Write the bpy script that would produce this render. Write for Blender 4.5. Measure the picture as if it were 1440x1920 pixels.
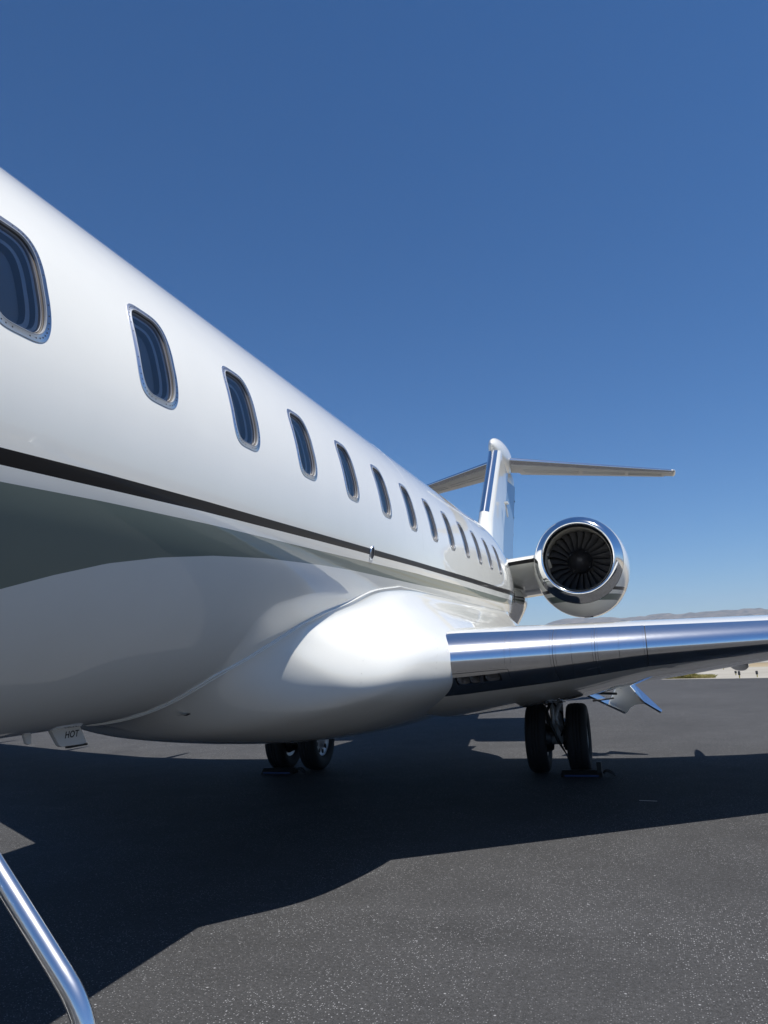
import bpy, bmesh, math, random
import numpy as np
from mathutils import Matrix, Vector
random.seed(7); rng = np.random.default_rng(7)
PI = math.pi
def rad(a): return math.radians(a)
for o in list(bpy.data.objects): bpy.data.objects.remove(o)
scn = bpy.context.scene
COL = scn.collection

# ------------------------------------------------------------------ camera
# axes: X outboard on the aircraft's left, Y aft, Z up; fuselage centreline at X = 0
CAMP = (3.166, 0.0, 1.65)
RM = [[0.9499153690541227, -0.09805632129789155, -0.2967250402111269],
      [0.30927986020121523, 0.15887218081915055, 0.9376063130310525],
      [-0.04479687163951249, -0.9824177258250647, 0.18124197161811403]]
cam = bpy.data.cameras.new('camera'); camo = bpy.data.objects.new('camera', cam); COL.objects.link(camo)
M = Matrix.Identity(4)
for i in range(3):
    M[i][0] = RM[i][0]; M[i][1] = -RM[i][1]; M[i][2] = -RM[i][2]; M[i][3] = CAMP[i]
camo.matrix_world = M
cam.sensor_fit = 'VERTICAL'; cam.sensor_height = 36.0; cam.lens = 27.0
cam.clip_start = 0.05; cam.clip_end = 60000
scn.camera = camo
scn.render.resolution_x = 768; scn.render.resolution_y = 1024

# ------------------------------------------------------------------ light
SUN = Vector((0.415, -0.03, 1.0)).normalized()
world = bpy.data.worlds.new('World'); scn.world = world; world.use_nodes = True
nt = world.node_tree; nt.nodes.clear()
sky = nt.nodes.new('ShaderNodeTexSky'); sky.sky_type = 'NISHITA'; sky.sun_disc = False
sky.sun_elevation = math.asin(SUN.z); sky.sun_rotation = math.atan2(SUN.x, SUN.y)
sky.altitude = 0.0; sky.air_density = 0.85; sky.dust_density = 0.0; sky.ozone_density = 10.0
bg = nt.nodes.new('ShaderNodeBackground'); bg.inputs['Strength'].default_value = 0.071
out = nt.nodes.new('ShaderNodeOutputWorld')
hs = nt.nodes.new('ShaderNodeHueSaturation'); hs.inputs['Saturation'].default_value = 1.12
nt.links.new(sky.outputs[0], hs.inputs['Color']); nt.links.new(hs.outputs[0], bg.inputs[0]); nt.links.new(bg.outputs[0], out.inputs[0])
sl = bpy.data.lights.new('sun', 'SUN'); sl.energy = 4.45; sl.angle = rad(0.53); sl.color = (1.0, 0.95, 0.87)
so = bpy.data.objects.new('sun', sl); COL.objects.link(so)
so.rotation_euler = SUN.to_track_quat('Z', 'Y').to_euler(); so.location = (12, 0, 30)
scn.view_settings.view_transform = 'Standard'; scn.view_settings.look = 'None'
scn.view_settings.gamma = 1.0; scn.view_settings.exposure = 0.55
scn.view_settings.use_curve_mapping = False

# ------------------------------------------------------------------ materials
def nodes(name):
    m = bpy.data.materials.new(name); m.use_nodes = True
    t = m.node_tree; b = t.nodes['Principled BSDF']
    return m, t, b
def pm(name, col, rough=0.5, metal=0.0, coat=0.0, coat_r=0.03, bump=None, spec=0.5):
    """plain principled with a little colour mottling and optional bump (scale, strength, distance)"""
    m, t, b = nodes(name)
    tc = t.nodes.new('ShaderNodeTexCoord')
    nz = t.nodes.new('ShaderNodeTexNoise'); nz.inputs['Scale'].default_value = 3.0; nz.inputs['Detail'].default_value = 6
    t.links.new(tc.outputs['Object'], nz.inputs['Vector'])
    mx = t.nodes.new('ShaderNodeMix'); mx.data_type = 'RGBA'
    mx.inputs[6].default_value = tuple(c * 0.96 for c in col) + (1,); mx.inputs[7].default_value = tuple(min(1, c * 1.04) for c in col) + (1,)
    t.links.new(nz.outputs['Fac'], mx.inputs[0]); t.links.new(mx.outputs[2], b.inputs['Base Color'])
    b.inputs['Roughness'].default_value = rough; b.inputs['Metallic'].default_value = metal
    b.inputs['Coat Weight'].default_value = coat; b.inputs['Coat Roughness'].default_value = coat_r
    b.inputs['Specular IOR Level'].default_value = spec
    if bump:
        n2 = t.nodes.new('ShaderNodeTexNoise'); n2.inputs['Scale'].default_value = bump[0]; n2.inputs['Detail'].default_value = 2
        t.links.new(tc.outputs['Object'], n2.inputs['Vector'])
        bp = t.nodes.new('ShaderNodeBump'); bp.inputs['Strength'].default_value = bump[1]; bp.inputs['Distance'].default_value = bump[2]
        t.links.new(n2.outputs['Fac'], bp.inputs['Height']); t.links.new(bp.outputs[0], b.inputs['Normal'])
        t.links.new(bp.outputs[0], b.inputs['Coat Normal'])
    return m
WAVE = (1.3, 0.25, 0.012)
white = pm('white_paint', (0.78, 0.785, 0.745), 0.32, coat=1.0, coat_r=0.015, bump=WAVE)
black_stripe = pm('black_stripe_paint', (0.012, 0.011, 0.011), 0.3, coat=0.12, coat_r=0.02, bump=WAVE, spec=0.15)
green = pm('grey_green_paint', (0.150, 0.192, 0.165), 0.32, coat=1.0, coat_r=0.015, bump=WAVE)
rudder_blue = pm('rudder_blue', (0.15, 0.23, 0.34), 0.3, coat=1.0)  # one even blue-grey over the whole rudder
frame_metal = pm('window_frame_metal', (0.66, 0.69, 0.74), 0.30, 1.0)
screw_m = pm('screw_metal', (0.06, 0.06, 0.065), 0.5, 0.6)
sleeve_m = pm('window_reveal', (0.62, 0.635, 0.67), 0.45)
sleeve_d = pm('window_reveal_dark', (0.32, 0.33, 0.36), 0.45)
backing_m = pm('window_backing', (0.36, 0.365, 0.38), 0.5)
lip_m = pm('window_seal', (0.36, 0.385, 0.42), 0.35)
brown_seal = pm('brown_seal', (0.05, 0.042, 0.038), 0.6)
cabin_dark = pm('cabin_dark', (0.015, 0.016, 0.02), 0.7)
rubber = pm('tyre_rubber', (0.010, 0.010, 0.011), 0.75, bump=(60, 0.4, 0.002))
gear_grey = pm('gear_grey_paint', (0.42, 0.43, 0.44), 0.4)
rim_m = pm('wheel_rim', (0.42, 0.43, 0.45), 0.4, 0.6)
dark_metal = pm('dark_metal', (0.05, 0.05, 0.053), 0.45, 0.7)
hose_m = pm('black_hose', (0.012, 0.012, 0.012), 0.55)
blue_rub = pm('blue_chock_paint', (0.012, 0.035, 0.13), 0.55)
blade_m = pm('titanium_blade', (0.085, 0.085, 0.09), 0.38, 0.4)
barrel_m = pm('inlet_barrel', (0.24, 0.23, 0.20), 0.45, 0.2)
spin_m = pm('spinner', (0.012, 0.012, 0.014), 0.35)
boot_m = pm('black_boot', (0.015, 0.015, 0.016), 0.5)
joint_m = pm('skin_joint_paint', (0.60, 0.61, 0.60), 0.35, coat=0.6)
gap_m = pm('panel_gap_shadow', (0.10, 0.10, 0.105), 0.7)
ink = pm('black_ink', (0.01, 0.01, 0.01), 0.6)
grip_m = pm('step_tread', (0.06, 0.06, 0.062), 0.8)
lens_m = pm('lamp_reflector', (0.36, 0.365, 0.38), 0.12, 1.0, bump=(90, 1.0, 0.05))
dist_white = pm('mast_paint', (0.58, 0.58, 0.57), 0.4)

def chrome_mat(name, base, r0, r1, scr):
    m, t, b = nodes(name)
    tc = t.nodes.new('ShaderNodeTexCoord')
    mp = t.nodes.new('ShaderNodeMapping'); mp.inputs['Scale'].default_value = (1.5, 6.0, 10.0); mp.inputs['Rotation'].default_value = (0, 0, rad(-34))
    t.links.new(tc.outputs['Object'], mp.inputs[0])
    n1 = t.nodes.new('ShaderNodeTexNoise'); n1.inputs['Scale'].default_value = 6; n1.inputs['Detail'].default_value = 8
    t.links.new(mp.outputs[0], n1.inputs['Vector'])
    mr = t.nodes.new('ShaderNodeMapRange'); mr.inputs[1].default_value = 0.35; mr.inputs[2].default_value = 0.75
    mr.inputs[3].default_value = r0; mr.inputs[4].default_value = r1
    t.links.new(n1.outputs['Fac'], mr.inputs[0]); t.links.new(mr.outputs[0], b.inputs['Roughness'])
    b.inputs['Base Color'].default_value = base + (1,); b.inputs['Metallic'].default_value = 1
    n2 = t.nodes.new('ShaderNodeTexNoise'); n2.inputs['Scale'].default_value = 1.6; n2.inputs['Detail'].default_value = 3
    t.links.new(tc.outputs['Object'], n2.inputs['Vector'])
    n3 = t.nodes.new('ShaderNodeTexNoise'); n3.inputs['Scale'].default_value = 26; n3.inputs['Detail'].default_value = 3
    t.links.new(mp.outputs[0], n3.inputs['Vector'])
    ad = t.nodes.new('ShaderNodeMath'); ad.operation = 'MULTIPLY_ADD'; ad.inputs[1].default_value = scr
    t.links.new(n3.outputs['Fac'], ad.inputs[0]); t.links.new(n2.outputs['Fac'], ad.inputs[2])
    bp = t.nodes.new('ShaderNodeBump'); bp.inputs['Strength'].default_value = 0.06; bp.inputs['Distance'].default_value = 0.006
    t.links.new(ad.outputs[0], bp.inputs['Height']); t.links.new(bp.outputs[0], b.inputs['Normal'])
    # fine polishing scratches give a second, wider highlight
    g2 = t.nodes.new('ShaderNodeBsdfGlossy'); g2.inputs['Color'].default_value = base + (1,); g2.inputs['Roughness'].default_value = r1 * 1.5 + .04
    t.links.new(bp.outputs[0], g2.inputs['Normal'])
    mx = t.nodes.new('ShaderNodeMixShader'); mx.inputs[0].default_value = 0.28
    t.links.new(b.outputs[0], mx.inputs[1]); t.links.new(g2.outputs[0], mx.inputs[2])
    t.links.new(mx.outputs[0], t.nodes['Material Output'].inputs['Surface'])
    return m
chrome = chrome_mat('polished_aluminium', (0.80, 0.81, 0.83), 0.04, 0.15, 0.03)
chrome_rail = chrome_mat('polished_steel_tube', (0.80, 0.81, 0.83), 0.07, 0.20, 0.012)
chrome_lip = chrome_mat('polished_inlet_lip', (0.82, 0.83, 0.84), 0.03, 0.08, 0.0)

def glass_mat():
    m = bpy.data.materials.new('window_acrylic'); m.use_nodes = True
    t = m.node_tree; t.nodes.clear()
    o = t.nodes.new('ShaderNodeOutputMaterial'); mx = t.nodes.new('ShaderNodeMixShader')
    tr = t.nodes.new('ShaderNodeBsdfTransparent'); tr.inputs[0].default_value = (0.86, 0.88, 0.92, 1)
    gl = t.nodes.new('ShaderNodeBsdfGlossy'); gl.inputs['Roughness'].default_value = 0.03; gl.inputs[0].default_value = (1.0, 0.96, 0.90, 1)
    fr = t.nodes.new('ShaderNodeFresnel'); fr.inputs[0].default_value = 1.5
    t.links.new(fr.outputs[0], mx.inputs[0]); t.links.new(tr.outputs[0], mx.inputs[1]); t.links.new(gl.outputs[0], mx.inputs[2])
    t.links.new(mx.outputs[0], o.inputs[0])
    return m
glass = glass_mat()

def banded_paint():
    """nacelle livery: black line and grey-green band painted round the white nacelle at fixed heights"""
    m, t, b = nodes('nacelle_paint')
    tc = t.nodes.new('ShaderNodeTexCoord'); sx = t.nodes.new('ShaderNodeSeparateXYZ')
    t.links.new(tc.outputs['Object'], sx.inputs[0])
    def band(z0, z1):
        a = t.nodes.new('ShaderNodeMath'); a.operation = 'GREATER_THAN'; a.inputs[1].default_value = z0
        c = t.nodes.new('ShaderNodeMath'); c.operation = 'LESS_THAN'; c.inputs[1].default_value = z1
        mu = t.nodes.new('ShaderNodeMath'); mu.operation = 'MULTIPLY'
        t.links.new(sx.outputs[2], a.inputs[0]); t.links.new(sx.outputs[2], c.inputs[0])
        t.links.new(a.outputs[0], mu.inputs[0]); t.links.new(c.outputs[0], mu.inputs[1]); return mu
    b1, b2 = band(2.60, 2.655), band(2.43, 2.535)
    m1 = t.nodes.new('ShaderNodeMix'); m1.data_type = 'RGBA'; m1.inputs[6].default_value = (0.80, 0.803, 0.765, 1); m1.inputs[7].default_value = (0.022, 0.02, 0.02, 1)
    m2 = t.nodes.new('ShaderNodeMix'); m2.data_type = 'RGBA'; m2.inputs[7].default_value = (0.15, 0.185, 0.165, 1)
    t.links.new(b1.outputs[0], m1.inputs[0]); t.links.new(m1.outputs[2], m2.inputs[6]); t.links.new(b2.outputs[0], m2.inputs[0])
    t.links.new(m2.outputs[2], b.inputs['Base Color'])
    b.inputs['Roughness'].default_value = 0.3; b.inputs['Coat Weight'].default_value = 1; b.inputs['Coat Roughness'].default_value = 0.015
    return m
nacelle_paint = banded_paint()

def asphalt_mat():
    m, t, b = nodes('asphalt')
    N, L = t.nodes.new, t.links.new
    tc = N('ShaderNodeTexCoord')
    def noise(scale, detail, rough=0.55, vec=None):
        n = N('ShaderNodeTexNoise'); n.inputs['Scale'].default_value = scale; n.inputs['Detail'].default_value = detail
        n.inputs['Roughness'].default_value = rough
        L(vec if vec else tc.outputs['Object'], n.inputs['Vector']); return n
    def ramp(src, p0, p1, c0, c1):
        r = N('ShaderNodeMapRange'); r.inputs[1].default_value = p0; r.inputs[2].default_value = p1
        r.inputs[3].default_value = c0; r.inputs[4].default_value = c1; L(src, r.inputs[0]); return r.outputs[0]
    def mul(a, c):
        x = N('ShaderNodeMath'); x.operation = 'MULTIPLY'; L(a, x.inputs[0])
        if hasattr(c, 'links'): L(c, x.inputs[1])
        else: x.inputs[1].default_value = c
        return x.outputs[0]
    def add(a, c):
        x = N('ShaderNodeMath'); x.operation = 'ADD'; L(a, x.inputs[0]); L(c, x.inputs[1]); return x.outputs[0]
    big = ramp(noise(0.22, 5).outputs['Fac'], 0.3, 0.7, 0.84, 1.16)
    mp = N('ShaderNodeMapping'); mp.inputs['Scale'].default_value = (0.35, 1.7, 1); L(tc.outputs['Object'], mp.inputs[0])
    strk = ramp(noise(0.9, 6, 0.62, mp.outputs[0]).outputs['Fac'], 0.60, 0.78, 1.0, 1.35)
    mid = ramp(noise(2.4, 6).outputs['Fac'], 0.3, 0.7, 0.88, 1.10)
    fine = mul(ramp(noise(120, 3, 0.7).outputs['Fac'], 0.25, 0.75, 0.45, 1.55), ramp(noise(38, 4, 0.75).outputs['Fac'], 0.3, 0.7, 0.62, 1.38))
    base = mul(mul(mul(mul(big, strk), mid), fine), 0.0485)
    # pale aggregate showing through
    vo = N('ShaderNodeTexVoronoi'); vo.inputs['Scale'].default_value = 82; L(tc.outputs['Object'], vo.inputs['Vector'])
    near = ramp(vo.outputs['Distance'], 0.12, 0.38, 1.0, 0.0)
    sp = N('ShaderNodeSeparateColor'); L(vo.outputs['Color'], sp.inputs[0])
    pick = ramp(sp.outputs[0], 0.62, 0.80, 0.0, 1.0)
    dens = ramp(noise(0.9, 4).outputs['Fac'], 0.36, 0.62, 0.40, 1.0)
    agg = mul(mul(mul(near, pick), dens), 0.36)
    vo2 = N('ShaderNodeTexVoronoi'); vo2.inputs['Scale'].default_value = 17; L(tc.outputs['Object'], vo2.inputs['Vector'])
    near2 = ramp(vo2.outputs['Distance'], 0.05, 0.14, 1.0, 0.0)
    sp2 = N('ShaderNodeSeparateColor'); L(vo2.outputs['Color'], sp2.inputs[0])
    pick2 = ramp(sp2.outputs[1], 0.86, 0.9, 0.0, 1.0)
    # pale scuffs
    sc = ramp(noise(3.3, 9, 0.7).outputs['Fac'], 0.67, 0.80, 0.0, 0.09)
    # old oil and rubber stains
    stain = ramp(noise(0.65, 3, 0.45).outputs['Fac'], 0.60, 0.74, 1.0, 0.80)
    base = mul(base, stain)
    tot = add(add(base, agg), add(mul(mul(near2, pick2), 0.28), sc))
    cc = N('ShaderNodeCombineColor')
    L(mul(tot, 0.985), cc.inputs[0]); L(tot, cc.inputs[1]); L(mul(tot, 1.055), cc.inputs[2])
    L(cc.outputs[0], b.inputs['Base Color'])
    b.inputs['Roughness'].default_value = 0.82; b.inputs['Specular IOR Level'].default_value = 0.25
    bp = N('ShaderNodeBump'); bp.inputs['Strength'].default_value = 0.55; bp.inputs['Distance'].default_value = 0.006
    L(add(fine, mul(near, pick)), bp.inputs['Height']); L(bp.outputs[0], b.inputs['Normal'])
    return m
asphalt = asphalt_mat()

def mottled(name, c0, c1, scale, rough=0.9, det=8, stretch=(1, 1, 1)):
    m, t, b = nodes(name)
    tc = t.nodes.new('ShaderNodeTexCoord'); mp = t.nodes.new('ShaderNodeMapping'); mp.inputs['Scale'].default_value = stretch
    n = t.nodes.new('ShaderNodeTexNoise'); n.inputs['Scale'].default_value = scale; n.inputs['Detail'].default_value = det; n.inputs['Roughness'].default_value = 0.65
    cr = t.nodes.new('ShaderNodeValToRGB'); cr.color_ramp.elements[0].position = 0.38; cr.color_ramp.elements[1].position = 0.62
    cr.color_ramp.elements[0].color = c0 + (1,); cr.color_ramp.elements[1].color = c1 + (1,)
    t.links.new(tc.outputs['Object'], mp.inputs[0]); t.links.new(mp.outputs[0], n.inputs['Vector'])
    t.links.new(n.outputs['Fac'], cr.inputs[0]); t.links.new(cr.outputs[0], b.inputs['Base Color'])
    b.inputs['Roughness'].default_value = rough; b.inputs['Specular IOR Level'].default_value = 0.1
    return m
dry_ground = mottled('dry_ground', (0.24, 0.19, 0.12), (0.36, 0.31, 0.22), 0.05, stretch=(0.5, 2.0, 1))
concrete = mottled('pale_concrete', (0.27, 0.255, 0.225), (0.36, 0.345, 0.31), 0.35, stretch=(0.4, 2.2, 1))
grass_m = mottled('dry_grass', (0.17, 0.17, 0.04), (0.36, 0.31, 0.13), 2.0)
hill_m = mottled('dry_hillside', (0.030, 0.032, 0.027), (0.22, 0.175, 0.13), 0.016, det=12)
post_m = pm('marker_post', (0.03, 0.03, 0.03), 0.6)
post_y = pm('marker_base_yellow', (0.45, 0.38, 0.06), 0.6)
paintw = pm('white_marking', (0.6, 0.6, 0.58), 0.7)

# ------------------------------------------------------------------ mesh helpers
def mk(name, V, F, mats, parent=None, smooth=True, mi=None):
    me = bpy.data.meshes.new(name); me.from_pydata([tuple(map(float, v)) for v in V], [], [tuple(map(int, f)) for f in F]); me.update()
    if not isinstance(mats, (list, tuple)): mats = [mats]
    for m in mats: me.materials.append(m)
    if mi is not None: me.polygons.foreach_set('material_index', list(map(int, mi)))
    me.polygons.foreach_set('use_smooth', [bool(smooth)] * len(me.polygons))
    o = bpy.data.objects.new(name, me); COL.objects.link(o)
    if parent: o.parent = parent
    return o
def fix(o):
    bm = bmesh.new(); bm.from_mesh(o.data); bmesh.ops.recalc_face_normals(bm, faces=bm.faces); bm.to_mesh(o.data); bm.free(); return o
def sharp(o, ang=35):
    o.data.set_sharp_from_angle(angle=rad(ang)); return o
class MB:
    def __init__(s): s.V = []; s.F = []; s.MI = []
    def add(s, V, F, mi=0):
        n = len(s.V); s.V += [tuple(v) for v in V]; s.F += [tuple(i + n for i in f) for f in F]; s.MI += [mi] * len(F); return s
    def box(s, c, d, mi=0, rot=None):
        V = []
        for x in (-.5, .5):
            for y in (-.5, .5):
                for z in (-.5, .5):
                    v = Vector((x * d[0], y * d[1], z * d[2]))
                    if rot: v = rot @ v
                    V.append(tuple(v + Vector(c)))
        return s.add(V, [(0, 1, 3, 2), (4, 6, 7, 5), (0, 4, 5, 1), (2, 3, 7, 6), (0, 2, 6, 4), (1, 5, 7, 3)], mi)
    def tube(s, P, r, n=12, mi=0, cap=True):
        P = [Vector(p) for p in P]; k = len(P)
        R_ = r if isinstance(r, (list, tuple)) else [r] * k
        V = []; F = []; up = None
        for i in range(k):
            t = (P[min(i + 1, k - 1)] - P[max(i - 1, 0)]).normalized()
            if up is None: up = t.orthogonal().normalized()
            up = (up - t * up.dot(t)).normalized(); b = t.cross(up)
            for j in range(n):
                a = 2 * PI * j / n; V.append(tuple(P[i] + (up * math.cos(a) + b * math.sin(a)) * R_[i]))
        for i in range(k - 1):
            for j in range(n):
                F.append((i * n + j, i * n + (j + 1) % n, (i + 1) * n + (j + 1) % n, (i + 1) * n + j))
        if cap: F.append(tuple(range(n))[::-1]); F.append(tuple((k - 1) * n + j for j in range(n)))
        return s.add(V, F, mi)
    def lathe(s, prof, c, axis='Y', n=48, mi=0, closed=False):
        """prof: (along, radius) pairs; axis X or Y through c"""
        V = []; F = []; k = len(prof)
        for (a, r) in prof:
            for j in range(n):
                t = 2 * PI * j / n; u, w = r * math.cos(t), r * math.sin(t)
                V.append((c[0] + a, c[1] + u, c[2] + w) if axis == 'X' else ((c[0] + u, c[1] + a, c[2] + w) if axis == 'Y' else (c[0] + u, c[1] + w, c[2] + a)))
        for i in range(k if closed else k - 1):
            for j in range(n):
                i2 = (i + 1) % k
                F.append((i * n + j, i * n + (j + 1) % n, i2 * n + (j + 1) % n, i2 * n + j))
        return s.add(V, F, mi)
    def build(s, name, mats, parent=None, smooth=True):
        return mk(name, s.V, s.F, mats, parent, smooth, s.MI)
def bevel(o, w, seg=2):
    md = o.modifiers.new('bevel', 'BEVEL'); md.width = w; md.segments = seg; md.limit_method = 'ANGLE'; md.angle_limit = rad(35); return o
def tag(o, label=None, cat=None, group=None, kind=None):
    if label: o['label'] = label
    if cat: o['category'] = cat
    if group: o['group'] = group
    if kind: o['kind'] = kind
    return o
def empty(name, loc=(0, 0, 0)):
    o = bpy.data.objects.new(name, None); o.empty_display_size = 0.3; COL.objects.link(o); o.location = loc; return o
def interp(x, T):
    xs = [a for a, _ in T]; ys = [b for _, b in T]; return float(np.interp(x, xs, ys))
def sm(x): x = np.clip(x, 0, 1); return x * x * (3 - 2 * x)

# ------------------------------------------------------------------ setting
tag(mk('ground', [(-9000, -9000, -0.02), (9000, -9000, -0.02), (9000, 9000, -0.02), (-9000, 9000, -0.02)], [(0, 1, 2, 3)], dry_ground), kind='structure')
# the asphalt apron ends along a line a little oblique to the aircraft, about 36 m aft of the camera
def edge_y(x): return 36.6 - 0.40 * (x - 3.6)
tag(mk('apron', [(-70, -45, 0), (75, -45, 0), (75, edge_y(75) , 0), (-70, edge_y(-70), 0)], [(0, 1, 2, 3)], asphalt, smooth=False), kind='structure')
tag(mk('concrete_shoulder', [(-70, edge_y(-70) + .02, -0.012), (120, edge_y(120) + .02, -0.012), (120, edge_y(120) + 14, -0.012), (-70, edge_y(-70) + 14, -0.012)], [(0, 1, 2, 3)], concrete, smooth=False), kind='structure')
def strip(y0, y1, name):
    tag(mk(name, [(-400, y0 + 160, -0.008), (600, y0 - 240, -0.008), (600, y1 - 240, -0.008), (-400, y1 + 160, -0.008)], [(0, 1, 2, 3)], concrete, smooth=False), kind='structure')
strip(60, 84, 'taxiway'); strip(112, 170, 'runway')
tag(mk('pavement_mark', [(3.02, 8.93, 0.004), (3.20, 8.90, 0.004), (3.20, 8.925, 0.004), (3.02, 8.955, 0.004)], [(0, 1, 2, 3)], paintw, smooth=False), kind='structure')

def hills():
    V = []; F = []; NA = 1080; NR = 26
    pk = rng.uniform(0, 2 * PI, (14,))
    D0 = 5200.0
    for i in range(NA):
        a = 2 * PI * i / NA                               # azimuth from +Y towards +X
        deg = (math.degrees(a) + 180) % 360 - 180
        e = interp(deg, [(-180, .020), (-90, .018), (-30, .012), (-10, .018), (-6.5, .0262), (-5, .0305), (-1.8, .0292), (1.6, .0308), (5, .0303), (8.6, .0298), (10, .0288), (30, .031), (90, .026), (180, .02)])
        rag = sum(math.sin(a * f_ + p) * w for f_, p, w in zip((40, 71, 113, 190, 307, 520, 800), pk, (.0008, .0006, .0005, .0004, .00032, .00026, .0002)))
        e = max(.006, e + rag)
        for j in range(NR):
            u = j / (NR - 1); d = D0 + 2600 * u
            prof = sm(u * 1.15) ** 0.8
            gul = 0.10 * math.sin(a * 160 + 5 * math.sin(a * 43) + u * 7) * u * (1 - u) * 2.4 + 0.05 * math.sin(a * 420 + u * 23) * u * (1 - u) * 3
            z = -6 + (e * (D0 + 2600) + 8) * max(0, prof + gul * (1 - 0.9 * u))
            V.append((CAMP[0] + d * math.sin(a), d * math.cos(a), z))
    for i in range(NA):
        for j in range(NR - 1):
            k = (i + 1) % NA; F.append((i * NR + j, i * NR + j + 1, k * NR + j + 1, k * NR + j))
    tag(fix(mk('hills', V, F, hill_m)), kind='structure')
hills()

# ------------------------------------------------------------------ the aircraft
jet = empty('business_jet')
tag(jet, 'white business jet with black and grey-green stripes parked on the asphalt apron', 'airplane')
RF, ZF = 1.345, 2.6615
WIN = [2.69 + 0.789 * k for k in range(-2, 12)]
WTH = 12.7; WH = 12.7           # window cell centre and half height, degrees
CW = 0.205                      # window cell half length
def body(Y):
    """radius x, radius z, centre z of the fuselage at station Y"""
    if Y < -1.2:
        u = min(1, (-1.2 - Y) / 4.2); r = RF * max(0.02, (1 - u ** 2.3)) ** 0.62
        return r, r, ZF - 0.42 * u ** 2
    r = interp(Y, [(11.6, 1.345), (12.0, 1.342), (12.4, 1.325), (12.8, 1.29), (13.2, 1.245), (14, 1.14), (15, 1.0), (16, .865), (17, .73), (18, .60), (20, .40), (22, .22), (24.2, .06)])
    zc = interp(Y, [(11.6, ZF), (13.2, ZF + .02), (15, ZF + .10), (17, ZF + .27), (19, ZF + .48), (21, ZF + .68), (24.2, ZF + .9)])
    rz = r * interp(Y, [(11.6, 1), (13.2, 1.04), (15, 1.16), (17, 1.33), (19, 1.5), (24, 1.3)])
    return r, rz, zc
def skin(Y, th, off=0.0):
    rx, rz, zc = body(Y); t = rad(th); return ((rx + off) * math.cos(t), Y, zc + (rz + off) * math.sin(t))
ST = [(-5.4, -22), (-2, -17.5), (0, -15.6), (1.0, -14.5), (1.87, -13.5), (2.39, -12.6), (3.07, -11.8), (4.46, -10.6), (6.7, -8.7), (9, -7.0), (12.4, -5.1), (17, -3)]
SB = [(-5.4, -26), (-2, -20.5), (0, -18.4), (1.0, -17.0), (1.87, -15.8), (2.5, -14.8), (3.09, -13.9), (4.48, -12.5), (6.7, -10.6), (9, -9.4), (12.4, -8.1), (17, -6.4)]
GT = [(-5.4, -30), (-2, -24), (0, -21.0), (1.0, -19.6), (1.9, -18.0), (2.42, -17.0), (3.2, -16.0), (4.5, -15.0), (6.75, -13.1), (9, -12.2), (12.4, -11.3), (17, -10)]
GB = [(-5.4, -88.5), (-0.5, -88.5), (0.2, -82), (0.8, -62), (1.3, -47.5), (1.7, -39.5), (2.09, -33.2), (2.29, -30.2), (2.55, -27.0), (2.87, -24.4), (3.28, -22.1), (3.82, -20.2), (4.57, -18.7), (5.14, -18.0), (6.83, -17.2), (9, -16), (12.5, -14.6), (17, -13.4)]
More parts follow.
